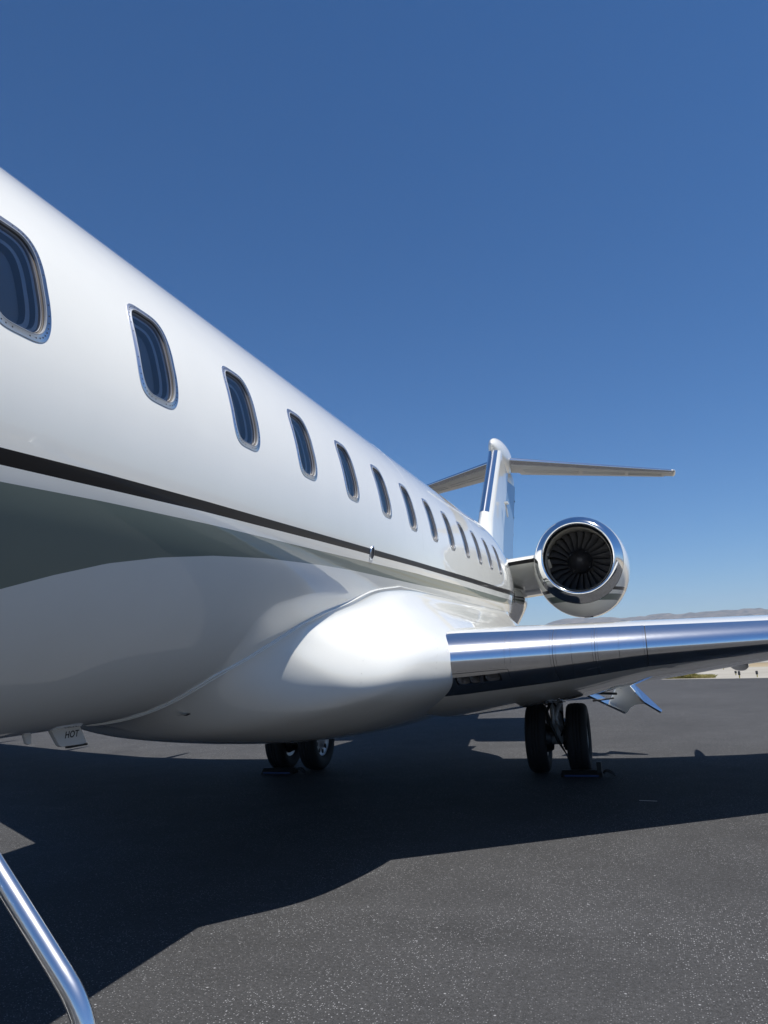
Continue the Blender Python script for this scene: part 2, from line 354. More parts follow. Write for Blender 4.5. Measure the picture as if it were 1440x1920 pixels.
def fuselage():
    cols = [-5.4 + 4.2 * (1 - math.cos(PI / 2 * i / 22)) for i in range(22)] + [-1.2, -0.6, -0.1]
    DOOR = (0.02, 0.80)
    cols += list(np.linspace(DOOR[0], DOOR[1], 5))
    NC = 10; cells = []
    for k, w in enumerate(WIN):
        if k > 0: cols += list(np.linspace(WIN[k - 1] + CW, w - CW, 5))[1:-1]
        cells.append(len(cols)); cols += list(np.linspace(w - CW, w + CW, NC + 1))
    cols += list(np.arange(11.8, 24.3, 0.3))
    NW = 16
    def rows(Y):
        st, sb, gt, gb = (interp(Y, T) for T in (ST, SB, GT, GB))
        R_ = list(np.linspace(90, 40, 17))[:-1] + list(np.linspace(40, WTH + WH, 6))[:-1] + list(np.linspace(WTH + WH, WTH - WH, NW + 1))[:-1]
        w0 = 16 + 5
        R_ += list(np.linspace(0, st, 5))[:-1]; a = len(R_)
        R_ += list(np.linspace(st, sb, 3))[:-1]; b = len(R_)
        R_ += list(np.linspace(sb, gt, 3))[:-1]; c = len(R_)
        R_ += list(np.linspace(gt, gb, 6))[:-1]; d = len(R_)
        R_ += list(np.linspace(gb, -90, 16)); return R_, w0, a, b, c, d
    left = rows(3.0)[0]; n = len(left); _, w0, ia, ib, ic, id_ = rows(3.0)
    full = 2 * n - 2
    V = []; F = []; MI = []
    for Y in cols:
        r_ = rows(Y)[0]
        for th in r_: V.append(skin(Y, th))
        for th in r_[-2:0:-1]: V.append(skin(Y, 180 - th))
    def mat(i):
        if i >= n - 1: i = full - 1 - i
        return 1 if ia <= i < ib else (2 if ic <= i < id_ else 0)
    inwin = {}
    for k, c0 in enumerate(cells):
        for c in range(c0, c0 + NC): inwin[c] = k
    for c in range(len(cols) - 1):
        for i in range(full):
            if c in inwin and w0 <= i < w0 + NW: continue
            if DOOR[0] - 1e-6 <= cols[c] and cols[c + 1] <= DOOR[1] + 1e-6 and 12 <= i < id_ + 3: continue
            j = (i + 1) % full
            F.append((c * full + i, (c + 1) * full + i, (c + 1) * full + j, c * full + j)); MI.append(mat(i))
    # window cells: the skin is stitched from the cell border to a rounded opening
    for k, c0 in enumerate(cells):
        per = [(c0 + q, w0) for q in range(NC)] + [(c0 + NC, w0 + q) for q in range(NW)] + [(c0 + NC - q, w0 + NW) for q in range(NC)] + [(c0, w0 + NW - q) for q in range(NW)]
        prev = [c * full + i for c, i in per]; m_ = len(per)
        for f_ in (0.35, 0.7, 1.0):
            cur = []
            for c, i in per:
                yy = cols[c] - WIN[k]; tt = rows(0.9)[0][i] - WTH
                hy, ht = win_edge(yy / CW, tt / WH, HOLE)
                y_ = yy + (hy - yy) * f_; t_ = tt + (ht - tt) * f_
                cur.append(len(V)); V.append(skin(WIN[k] + y_, WTH + t_))
            for q in range(m_):
                r = (q + 1) % m_; F.append((prev[q], prev[r], cur[r], cur[q])); MI.append(0)
            prev = cur
    return fix(mk('fuselage', V, F, [white, black_stripe, green], jet, True, MI))
# window outline: superellipse with half length a (m) and half height b (degrees)
OUT = (0.149, 9.8); HOLE = (0.1245, 8.68)
def se_pt(ang, ab, n=4.0):
    c, s = math.cos(ang), math.sin(ang)
    return ab[0] * math.copysign(abs(c) ** (2 / n), c), ab[1] * math.copysign(abs(s) ** (2 / n), s)
def win_edge(u, v, ab):
    """direction (u,v) in the unit cell -> point on the superellipse in that direction"""
    n = 4.0; x, y = u * CW / 0.15, v * WH / 10.0
    k = (abs(x * 0.15 / ab[0]) ** n + abs(y * 10.0 / ab[1]) ** n) ** (-1 / n)
    return x * 0.15 * k, y * 10.0 * k
fus = fuselage()

def window(Yc):
    N = 72
    def ring(ab, off, inset=0.0):
        return [skin(Yc + p[0], WTH + p[1], off) for p in (se_pt(2 * PI * (i + .5) / N, (ab[0] + inset, ab[1] + math.degrees(inset / RF))) for i in range(N))]
    def loft(rings, mats, name, par, seg):
        V = [v for r in rings for v in r]; F = []; MI = []
        for a in range(len(rings) - 1):
            for i in range(N):
                j = (i + 1) % N; F.append((a * N + i, a * N + j, (a + 1) * N + j, (a + 1) * N + i)); MI.append(seg[a])
        return fix(mk(name, V, F, mats, par, True, MI))
    fr = loft([ring(OUT, -0.001), ring(OUT, 0.002), ring(OUT, 0.003, -0.0015), ring(HOLE, 0.003, 0.0025), ring(HOLE, 0.0042, 0.0015), ring(HOLE, 0.0042, -0.001), ring(HOLE, -0.004, -0.002)],
              [frame_metal, lip_m], 'window', jet, [0, 0, 0, 1, 1, 1])
    sharp(fr, 50)
    loft([ring(HOLE, -0.003, -0.0018), ring(HOLE, -0.009, -0.003), ring(HOLE, -0.010, -0.0065)], [brown_seal], 'seal', fr, [0, 0])
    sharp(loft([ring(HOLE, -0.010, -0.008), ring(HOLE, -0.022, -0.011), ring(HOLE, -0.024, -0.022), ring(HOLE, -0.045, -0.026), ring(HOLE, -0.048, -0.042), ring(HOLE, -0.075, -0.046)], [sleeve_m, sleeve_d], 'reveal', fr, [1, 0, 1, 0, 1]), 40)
    def disc(off, inset, m_, name):
        V = []; F = []; NR = 5
        for q in range(1, NR + 1):
            f_ = q / NR
            for i in range(N):
                p = se_pt(2 * PI * (i + .5) / N, (HOLE[0] + inset, HOLE[1] + math.degrees(inset / RF)))
                V.append(skin(Yc + p[0] * f_, WTH + p[1] * f_, off))
        V.append(skin(Yc, WTH, off)); c = len(V) - 1
        for i in range(N):
            j = (i + 1) % N; F.append((c, i, j))
            for q in range(NR - 1): F.append((q * N + i, (q + 1) * N + i, (q + 1) * N + j, q * N + j))
        return mk(name, V, F, m_, fr)
    disc(-0.014, -0.006, glass, 'pane')
    disc(-0.074, -0.040, backing_m, 'pane_backing')  # added plate behind the pane; its pale colour stands in for reflected light
    mb = MB(); ns = 40
    mid = ((OUT[0] + HOLE[0]) / 2, (OUT[1] + HOLE[1]) / 2)
    for i in range(ns):
        p = se_pt(2 * PI * (i + .5) / ns, mid); hh = 0.0032
        cx_, cy_, cz_ = skin(Yc + p[0], WTH + p[1], 0.0037)
        t = rad(WTH + p[1]); nx = Vector((math.cos(t), 0, math.sin(t))); ty = Vector((0, 1, 0)); tz = nx.cross(ty)
        P = [Vector((cx_, cy_, cz_)) + (ty * math.cos(a) + tz * math.sin(a)) * hh for a in [PI / 3 * q for q in range(6)]]
        mb.add([tuple(v) for v in P], [tuple(range(6))])
    tag(mb.build('frame_screws', screw_m, fr, False), kind='stuff')
for w in WIN: window(w)

# --- belly fairing with the wing-root glove: smooth union of three shapes, found along rays from the fuselage axis
Y0T = [(-90, 3.92), (-77, 3.95), (-60, 4.02), (-54, 4.08), (-43.6, 4.38), (-37, 4.62), (-32.5, 4.87), (-28.2, 5.26), (-25, 5.48), (-22.4, 5.72), (-21, 6.0), (-19.5, 6.40)]
ZB = [(3.8, 1.34), (4.4, 1.215), (5, 1.10), (6, 0.955), (7, 0.875), (8, 0.825), (9, .80), (12, .80), (13.5, .95), (15, 1.25), (16.5, 1.55)]
AB = [(3.8, 0.70), (4.4, .92), (5, 1.14), (6, 1.34), (7, 1.44), (8, 1.48), (12, 1.46), (14, 1.3), (16.5, 1.0)]
AG = [(3.9, .80), (4.3, 1.04), (4.7, 1.22), (5.1, 1.37), (5.5, 1.51), (5.9, 1.62), (6.2, 1.67), (6.4, 1.69), (7, 1.71), (10, 1.72), (12, 1.6), (13, 1.3)]
BG = [(4.2, .06), (4.6, .15), (5.0, .235), (5.4, .29), (5.8, .325), (6.3, .345), (7, .36), (12, .37)]
def fairing():
    ths = np.concatenate([np.linspace(-19.5, -45, 70), np.linspace(-45, -90, 40)[1:]])
    S = np.concatenate([[0], np.linspace(0, 1, 150)[1:] ** 1.25])
    rr = np.linspace(1.25, 2.7, 300)
    rows = []
    sm3 = lambda T, x: np.interp(x, [a for a, _ in T], [b for _, b in T])
    def smooth_tab(T):
        xs = np.linspace(3, 17, 561); ys = sm3(T, xs); k = np.hanning(53); k /= k.sum()
        yp = np.concatenate([np.full(26, ys[0]), ys, np.full(26, ys[-1])]); return list(zip(xs, np.convolve(yp, k, 'valid')))
    zb, ab, ag, bg_ = map(smooth_tab, (ZB, AB, AG, BG))
    tt = np.linspace(-90, -19.5, 300); y0 = sm3(Y0T, tt); k = np.hanning(17); k /= k.sum()
    y0 = np.convolve(np.concatenate([np.full(8, y0[0]), y0, np.full(8, y0[-1])]), k, 'valid')
    for th in ths:
        Ya = float(np.interp(th, tt, y0)); Y = Ya + (13.6 - Ya) * S; RB = np.array([body(q_)[0] for q_ in Y])
        t = rad(th); X = rr[None, :] * math.cos(t); Z = ZF + rr[None, :] * math.sin(t)
        Yc = Y[:, None]
        d1 = rr[None, :] - RF
        A, B = sm3(ab, Yc), (1.72 - sm3(zb, Yc))
        nb = 2.5
        d2 = ((np.abs(X / A) ** nb + np.abs((Z - 1.72) / B) ** nb) ** (1 / nb) - 1) * np.minimum(A, B)
        A, B = sm3(ag, Yc), sm3(bg_, Yc); ng = np.where(Z > 1.52, 3.6, 2.7)
        d3 = ((np.abs(X / A) ** ng + np.abs((Z - 1.52) / B) ** ng) ** (1 / ng) - 1) * B
        def smin(a, b, k): h = np.maximum(k - np.abs(a - b), 0) / k; return np.minimum(a, b) - h * h * k / 4
        d = smin(smin(d1 + 0 * d2, d2, 0.24), d3, 0.27)
        neg = d < 0
        last = neg.shape[1] - 1 - np.argmax(neg[:, ::-1], axis=1)
        last = np.clip(last, 0, rr.size - 2)
        i = np.arange(len(Y)); a, b = d[i, last], d[i, last + 1]
        r = rr[last] + (rr[last + 1] - rr[last]) * np.clip(a / (a - b + 1e-12), 0, 1)
        w = sm((Y - Ya) / 0.75) * sm((-19.5 - th) * 0.0235 / 0.16)
        aft = sm((13.6 - Y) / 1.4)
        r = RB + 0.007 + np.maximum(r - RF, 0) * w * aft - 0.05 * (1 - aft)
        rows.append([(r[q] * math.cos(t), Y[q], ZF + r[q] * math.sin(t)) for q in range(len(Y))])
    # soften the surface a little (keeps the border rows)
    G = np.array(rows)
    for _ in range(24):
        H = G.copy(); H[1:-1, 1:-1] = G[1:-1, 1:-1] * .5 + .125 * (G[:-2, 1:-1] + G[2:, 1:-1] + G[1:-1, :-2] + G[1:-1, 2:]); H[-1, 1:-1] = G[-1, 1:-1] * .5 + .25 * (G[-1, :-2] + G[-1, 2:]); G = H
    nr, nc = G.shape[:2]
    # skirt down to the skin
    top = G[:1].copy(); top[0, :, 0] = (RF - .01) * math.cos(rad(-19.5)); top[0, :, 2] = ZF + (RF - .01) * math.sin(rad(-19.5))
    G = np.concatenate([top, G]); nr += 1
    th2 = np.concatenate([[-19.5], ths])
    fr = np.stack([(RF - .01) * np.cos(np.radians(th2)), G[:, 0, 1], ZF + (RF - .01) * np.sin(np.radians(th2))], 1)[:, None, :]
    G = np.concatenate([fr, G], 1); nc += 1
    mir = G[::-1][1:].copy(); mir[:, :, 0] *= -1
    A = np.concatenate([G, mir]); nr = A.shape[0]
    F = [(i * nc + j, i * nc + j + 1, (i + 1) * nc + j + 1, (i + 1) * nc + j) for i in range(nr - 1) for j in range(nc - 1)]
    o = fix(mk('belly_fairing', A.reshape(-1, 3), F, white, jet)); sharp(o, 50)
    # seal bead along the front and upper edge
    P = [tuple(v) for v in G[1:, 2][::-1]] + [tuple(v) for v in G[1, 3::3]]
    P = [(p[0] * 1.0, p[1] - 0.001, p[2]) for p in P[::2]]
    MB().tube(P, 0.0045, 6).build('seal_bead', white, o)
    return G
FG = fairing()
belly = jet.children[-1]

# --- wings
def le(X): return (6.25 + 0.67 * (X - 1.7), 1.56 + (0.021 * (X - 1.7) if X < 5 else 0.0693 + 0.055 * (X - 5)))
def te(X):
    return (interp(X, [(1.2, 12.1), (3.5, 12.1), (5.0, 12.4), (7.1, 13.25), (10.7, 14.9), (14.1, 16.4)]),
            interp(X, [(1.2, .80), (1.7, .86), (2.5, .955), (3.2, 1.09), (5, 1.36), (6.5, 1.47), (10, 1.68), (14.1, 2.0)]))
def foil(x):
    x = max(x, 0.0); return 10 * (0.2969 * math.sqrt(x) - .126 * x - .3516 * x * x + .2843 * x ** 3 - .1036 * x ** 4)
def wpt(X, s, off=0.0):
    """point on the wing: s<0 lower surface, s>0 upper surface, |s| = sqrt of chord fraction"""
    (yl, zl), (yt, zt) = le(X), te(X); c = yt - yl; x = s * s
    tu = interp(X, [(1.2, .43), (1.7, .42), (3, .37), (5, .30), (8, .17), (14.1, .08)])
    td = interp(X, [(1.2, .36), (1.7, .345), (2.4, .29), (3.2, .20), (5, .115), (8, .09), (14.1, .06)])
    h = foil(x) * (tu if s > 0 else -td)
    # root: the lower front is drawn out a little
    y = yl + c * x; z = zl + (zt - zl) * x ** 1.15 + h
    if off:
        e = 1e-3; a = np.array(wpt(X, s - e)); b = np.array(wpt(X, s + e)); t = b - a
        n = np.array([0, -t[2], t[1]]); n /= np.linalg.norm(n)
        if n[1] * -1 < 0 and abs(s) < .1: n = -n
        if s > .1 and n[2] < 0 or s < -.1 and n[2] > 0: n = -n
        return (X, y + n[1] * off, z + n[2] * off)
    return (X, y, z)
SU, SL = 0.235, -0.285           # chordwise limits of the polished leading edge
def grid(name, Xs, Ss, mats, par, sgn=1, off=0.0, skip=None):
    V = []; F = []
    for X in Xs:
        for s in Ss:
            p = wpt(X, s, off); V.append((p[0] * sgn, p[1], p[2]))
    n = len(Ss)
    for i in range(len(Xs) - 1):
        for j in range(n - 1):
            if skip and skip((Xs[i] + Xs[i + 1]) / 2, (Ss[j] + Ss[j + 1]) / 2): continue
            F.append((i * n + j, i * n + j + 1, (i + 1) * n + j + 1, (i + 1) * n + j))
    return V, F
XJ = [1.30, 1.95, 2.47, 2.81, 3.243]      # joints between the leading-edge panels
LX0, LX1, LS0, LS1 = 1.70, 2.04, -0.200, -0.130
def wing(sgn):
    Xs = [1.2, 1.5, 1.75, 2.0, 2.4, 2.8, 3.2, 3.6, 4.0, 4.5, 5, 5.5, 6, 6.5, 7, 8, 9, 10, 11, 12, 13, 14.1]
    Ss = [-1.0 + 0 * 1] + list(-np.linspace(1, -SL, 24)[1:]) + list(np.linspace(SL, SU, 41))[1:-1] + list(np.linspace(SU, 1, 26))
    V, F = grid('w', Xs, Ss, None, None, sgn, -0.0015)
    F0 = F; keep = []
    n = len(Ss)
    F.append(tuple((len(Xs) - 1) * n + j for j in range(n)))
    nF = (n - 1); MI = [1 if (SL + .004 < (Ss[j] + Ss[j + 1]) / 2 < SU - .004) else 0 for i in range(len(Xs) - 1) for j in range(nF)] + [0]
    if sgn > 0:      # open bay behind the landing-light aperture
        q_ = [(i, j) for i in range(len(Xs) - 1) for j in range(n - 1)] + [None]
        keep = [k for k, ij in enumerate(q_) if ij is None or not (1.5 <= Xs[ij[0]] and Xs[ij[0] + 1] <= 2.4 and SL + .01 < (Ss[ij[1]] + Ss[ij[1] + 1]) / 2 < SU - .06)]
        F = [F[k] for k in keep]; MI = [MI[k] for k in keep]
    w = fix(mk('wing', V, F, [white, ink], jet, True, MI)); sharp(w, 40)
    Sl = list(np.linspace(SL, SU, 44))
    spans = [(1.30, 2.47), (2.47, 2.81), (2.81, 3.243)] + [(3.243, 7.2), (7.2, 10.8), (10.8, 14.0)]
    for q, (a, b) in enumerate(spans):
        Xp = list(np.linspace(a + .0018, b - (.0018 if q != 2 else .006), max(6, int((b - a) / .03) if q < 3 else 40)))
        sk = (lambda X, s: LX0 < X < LX1 and LS0 < s < LS1) if (q == 0 and sgn > 0) else None
        Sq = Sl
        if sk:
            Sq = sorted(set(list(np.linspace(SL, LS0, 10)) + list(np.linspace(LS0, LS1, 6)) + list(np.linspace(LS1, SU, 32))))
            Xp = sorted(set([round(x, 4) for x in list(np.linspace(a + .0018, LX0, 14)) + list(np.linspace(LX0, LX1, 10)) + list(np.linspace(LX1, b - .0018, 14))]))
        V, F = grid('p', Xp, Sq, None, None, sgn, 0.0012 if q < 3 else 0.0002, sk)
        o = fix(mk('leading_edge_panel' if q < 3 else 'slat', V, F, chrome, w))
    if sgn > 0:
        # rivet rows beside the joints
        mb = MB()
        def rivet(X, s, r=0.0032):
            p = Vector(wpt(X, s, 0.0022)); a = Vector(wpt(X, s + .002, .0022)) - p; t = a.normalized(); u = Vector((1, .67, 0.02)).normalized()
            u = (u - t * u.dot(t)).normalized()
            mb.add([tuple(p + (t * math.cos(k) + u * math.sin(k)) * r) for k in [PI / 3 * q for q in range(6)]], [tuple(range(6))])
        for xj in [2.47, 2.81, 2.12, 2.64, 3.03]:
            for dx in (-.022, .022):
                for s in np.linspace(SL + .02, SU - .01, 38):
                    if xj in (2.64, 3.03) and dx > 0 or (xj == 2.12 and -.22 < s < -0.05): continue
                    rivet(xj + dx + random.uniform(-.001, .001), s)
        for s in np.linspace(SL, SU, 34): rivet(3.243 - .025, s)
        for X in np.linspace(1.74, 2.1, 13): rivet(X, -0.082)
        for X in np.linspace(1.75, 3.2, 62): rivet(X, SU - .006); rivet(X, SL + .008)
        tag(mb.build('rivets', screw_m, w, False), kind='stuff')
        # access-panel outline and landing light behind the leading edge
        mb = MB()
        pl = [wpt(X, -0.098, .0014) for X in np.linspace(1.66, 2.11, 12)] + [wpt(2.11, s, .0014) for s in np.linspace(-0.102, -0.19, 10)]
        mb.tube(pl, 0.0022, 6); mb.build('access_panel_gap', ink, w)
        V, F = grid('b', list(np.linspace(LX0 - .03, LX1 + .03, 6)), list(np.linspace(LS0 - .02, LS1 + .02, 6)), None, None, 1, -0.075)
        lb = mk('landing_light', V, F, cabin_dark, w)
        sides = MB()
        for X in (LX0, LX1):
            a = [wpt(X, s, .002) for s in np.linspace(LS0, LS1, 6)]; b = [wpt(X, s, -.076) for s in np.linspace(LS0, LS1, 6)]
            sides.add(a + b, [(i, i + 1, 7 + i, 6 + i) for i in range(5)])
        for s in (LS0, LS1):
            a = [wpt(X, s, .002) for X in np.linspace(LX0, LX1, 8)]; b = [wpt(X, s, -.076) for X in np.linspace(LX0, LX1, 8)]
            sides.add(a + b, [(i, i + 1, 9 + i, 8 + i) for i in range(7)])
        sides.build('light_bay', dark_metal, w, False)
        for k, (xa, xb) in enumerate(((1.71, 1.80), (1.805, 1.875), (1.925, 2.03))):
            V = []; F = []; n_ = 20
            for ring in range(6):
                f_ = 1 - ring / 5
                for i in range(n_):
                    c_, s_ = se_pt(2 * PI * i / n_, (1, 1), 3.2)
                    X = (xa + xb) / 2 + (xb - xa) / 2 * c_ * (0.35 + .65 * f_); s = (LS0 + LS1) / 2 + (LS1 - LS0) * .46 * s_ * (0.35 + .65 * f_)
                    V.append(wpt(X, s, -0.006 - 0.055 * (1 - f_ * f_)))
            for r_ in range(5):
                for i in range(n_): F.append((r_ * n_ + i, r_ * n_ + (i + 1) % n_, (r_ + 1) * n_ + (i + 1) % n_, (r_ + 1) * n_ + i))
            F.append(tuple(5 * n_ + i for i in range(n_)))
            mk('lamp_reflector', V, F, lens_m, w)
        mb = MB(); p = wpt(1.892, (LS0 + LS1) / 2, -.02); mb.box(p, (.03, .03, .10)); mb.build('light_divider', dark_metal, w, False)
    # flap-track fairings
    for X in (4.42, 7.5, 10.6):
        yt, zt = te(X); V = []; F = []; n_ = 14; L = 2.6 if X < 5 else 2.2
        for i in range(19):
            u = i / 18; r = 0.5 * (4 * u * (1 - u)) ** 0.6 * (.21 if X < 5 else .20) + .002
            zc = interp(X, [(4, 1.31), (8, 1.46), (11, 1.63)]) - .01
            for j in range(n_):
                a = 2 * PI * j / n_; V.append((sgn * (X + r * .62 * math.cos(a)), yt - L + .75 + L * u, zc - .0 + r * 1.1 * math.sin(a) + .03 * u))
        for i in range(18):
            for j in range(n_): F.append((i * n_ + j, i * n_ + (j + 1) % n_, (i + 1) * n_ + (j + 1) % n_, (i + 1) * n_ + j))
        fix(mk('flap_track_fairing', V, F, white, w))
    # winglet
    V = []; F = []
    for k in range(8):
        u = k / 7; X = 14.08 + .55 * (1 - (1 - u) ** 2) * .9; z0 = 2.06 + 1.15 * u ** 1.4; ch = 1.75 - 1.05 * u; y0 = le(14.05)[0] + 1.0 * u
        for (cx_, tx) in ((0, 0), (.15, .05), (.5, .05), (1, 0), (.5, -.04), (.15, -.04)): V.append((sgn * (X + tx * (1 - .5 * u)), y0 + ch * cx_, z0))
    for k in range(7):
        for j in range(6): F.append((k * 6 + j, k * 6 + (j + 1) % 6, (k + 1) * 6 + (j + 1) % 6, (k + 1) * 6 + j))
    F.append(tuple(42 + j for j in range(6))); fix(mk('winglet', V, F, white, w))
    return w
wing_l = wing(1); wing_r = wing(-1)

# --- fin, rudder, tailplane
def fin_foil(x): return .85 * min(1, (x / .12) ** .5) * (1 - .80 * max(0, x - .12) / .88)
def slab(name, secs, mats, par, x0=0.0, x1=1.0, cap=True, npt=22, grow=0.0, prof=foil, kink=0.0):
    """secs: (LE point, TE y, half thickness, normal axis) ; surface between chord fractions x0 and x1, thickness along 'X' or 'Z'"""
    V = []; F = []
    xs = [x0 + (x1 - x0) * (1 - math.cos(PI / 2 * i / (npt - 1))) for i in range(npt)]
    for (p, ty, ht, ax) in secs:
        c = ty - p[1]
        loop = [(x, 1) for x in xs] + [(x, -1) for x in xs[::-1]]
        for x, sg in loop:
            h = (ht * prof(x) + grow) * sg + (x - x0) * c * kink
            V.append((p[0] + (h if ax == 'X' else 0), p[1] + c * x, p[2] + (h if ax == 'Z' else 0)))
    n = 2 * npt
    for i in range(len(secs) - 1):
        for j in range(n): F.append((i * n + j, i * n + (j + 1) % n, (i + 1) * n + (j + 1) % n, (i + 1) * n + j))
    if cap: F.append(tuple(range(n))); F.append(tuple((len(secs) - 1) * n + j for j in range(n)))
    o = fix(mk(name, V, F, mats, par)); sharp(o, 40); return o
def fle(z): return 17.41 + 1.03 * (z - 4.54)
def fte(z): return 20.8 + .76 * (z - 4.03)
zs = [3.3, 3.7, 4.0, 4.3, 4.7, 5.2, 5.8, 6.4, 6.95]
def fsec(z, x1=1.0): return ((0, fle(z), z), fle(z) + (fte(z) - fle(z)), .21 + .16 * max(0, (4.75 - z)) ** 1.5 * .8, 'X')
fin = slab('fin', [fsec(z) for z in zs], white, jet, 0.0, 0.70, prof=fin_foil)
slab('polished_leading_edge', [fsec(z) for z in (4.86, 5.2, 5.8, 6.4, 6.9)], chrome, fin, 0.0, 0.05, False, 14, 0.004, fin_foil)
slab('rudder', [fsec(z) for z in (3.95, 4.5, 5.2, 5.8, 6.35)], rudder_blue, fin, 0.705, 1.0, prof=fin_foil, kink=.12)
def bullet(name, c, L, rx, rz, mat, par, p=0.55):
    V = []; F = []; n = 24
    for i in range(21):
        u = i / 20; r = max(.01, (4 * u * (1 - u))) ** p if u < .5 else max(.005, 1 - (2 * (u - .5)) ** 1.9)
        for j in range(n): a = 2 * PI * j / n; V.append((c[0] + rx * r * math.cos(a), c[1] + L * (u - .5), c[2] + rz * r * math.sin(a)))
    for i in range(20):
        for j in range(n): F.append((i * n + j, i * n + (j + 1) % n, (i + 1) * n + (j + 1) % n, (i + 1) * n + j))
    F.append(tuple(range(n)))
    return fix(mk(name, V, F, mat, par))
bullet('tail_bullet', (0, 21.35, 6.98), 3.4, .25, .42, white, fin)
bullet('hinge_fairing', (0, 22.5, 6.55), 1.6, .12, .28, white, fin)
MB().box((.24, 20.0, 5.42), (.10, .20, .05)).build('fin_antenna', white, fin, False)
bevel(fin.children[-1], .015)
MB().box((.225, 20.05, 5.22), (.03, .10, .34), rot=Matrix.Rotation(rad(35), 3, 'X')).build('static_wick_strip', gear_grey, fin, False)
for z in (4.75, 5.3, 5.85): MB().box((0.155, fte(z) + .01, z), (.03, .06, .03)).build('rudder_hinge', dark_metal, fin, False)
def tailplane():
    def sec(X): a = abs(X) / 4.75; return ((X, 20.92 + 4.12 * a, 6.86), 20.92 + 4.12 * a + (2.15 - 1.15 * a), .125 - .06 * a, 'Z')
    st = slab('horizontal_stabilizer', [sec(x) for x in (-4.75, -3.5, -2.2, -1, 0, 1, 2.2, 3.5, 4.75)], dist_white, jet, 0.0, 0.70)
    for sg in (-1, 1):
        slab('polished_leading_edge', [sec(x * sg) for x in (.25, 1.5, 3, 4.7)], chrome, st, 0, .09, False, 14, .004)
        slab('elevator', [sec(x * sg) for x in (.3, 1.5, 3, 4.5)], dist_white, st, .712, 1.0)
        for (xa, xb) in ((.5, 2.0), (2.1, 3.3), (3.4, 4.4)):
            for fr_ in (.35, .52):
                P = []
                for k in range(5):
                    x = xa + (xb - xa) * k / 4; s_ = sec(x * sg); c = s_[1] - s_[0][1]
                    P.append((x * sg, s_[0][1] + c * fr_, s_[0][2] - s_[2] * foil(fr_) - .006))
                MB().tube(P, .012, 6).build('skin_stiffener', dist_white, st)
        bullet('tip_cap', (4.78 * sg, 25.5, 6.86), 1.0, .06, .06, white, st)
tailplane()
# low dorsal fairing along the crown in front of the fin
def dorsal():
    V = []; F = []; n = 17; Ys = np.linspace(10.6, 18.2, 40)
    for Y in Ys:
        rx, rz, zc = body(Y); k = sm((Y - 10.6) / 1.5)
        for j in range(n):
            a = -1 + 2 * j / (n - 1); x = a * .34
            V.append((x, Y, zc + rz * math.sqrt(max(0, 1 - (x / rx) ** 2)) + 0.035 * k * (1 - abs(a) ** 4) - .004 + .25 * sm((Y - 16.2) / 2) * (1 - abs(a)) ** 2))
    for i in range(len(Ys) - 1):
        for j in range(n - 1): F.append((i * n + j, i * n + j + 1, (i + 1) * n + j + 1, (i + 1) * n + j))
    fix(mk('dorsal_fairing', V, F, white, jet))
dorsal()

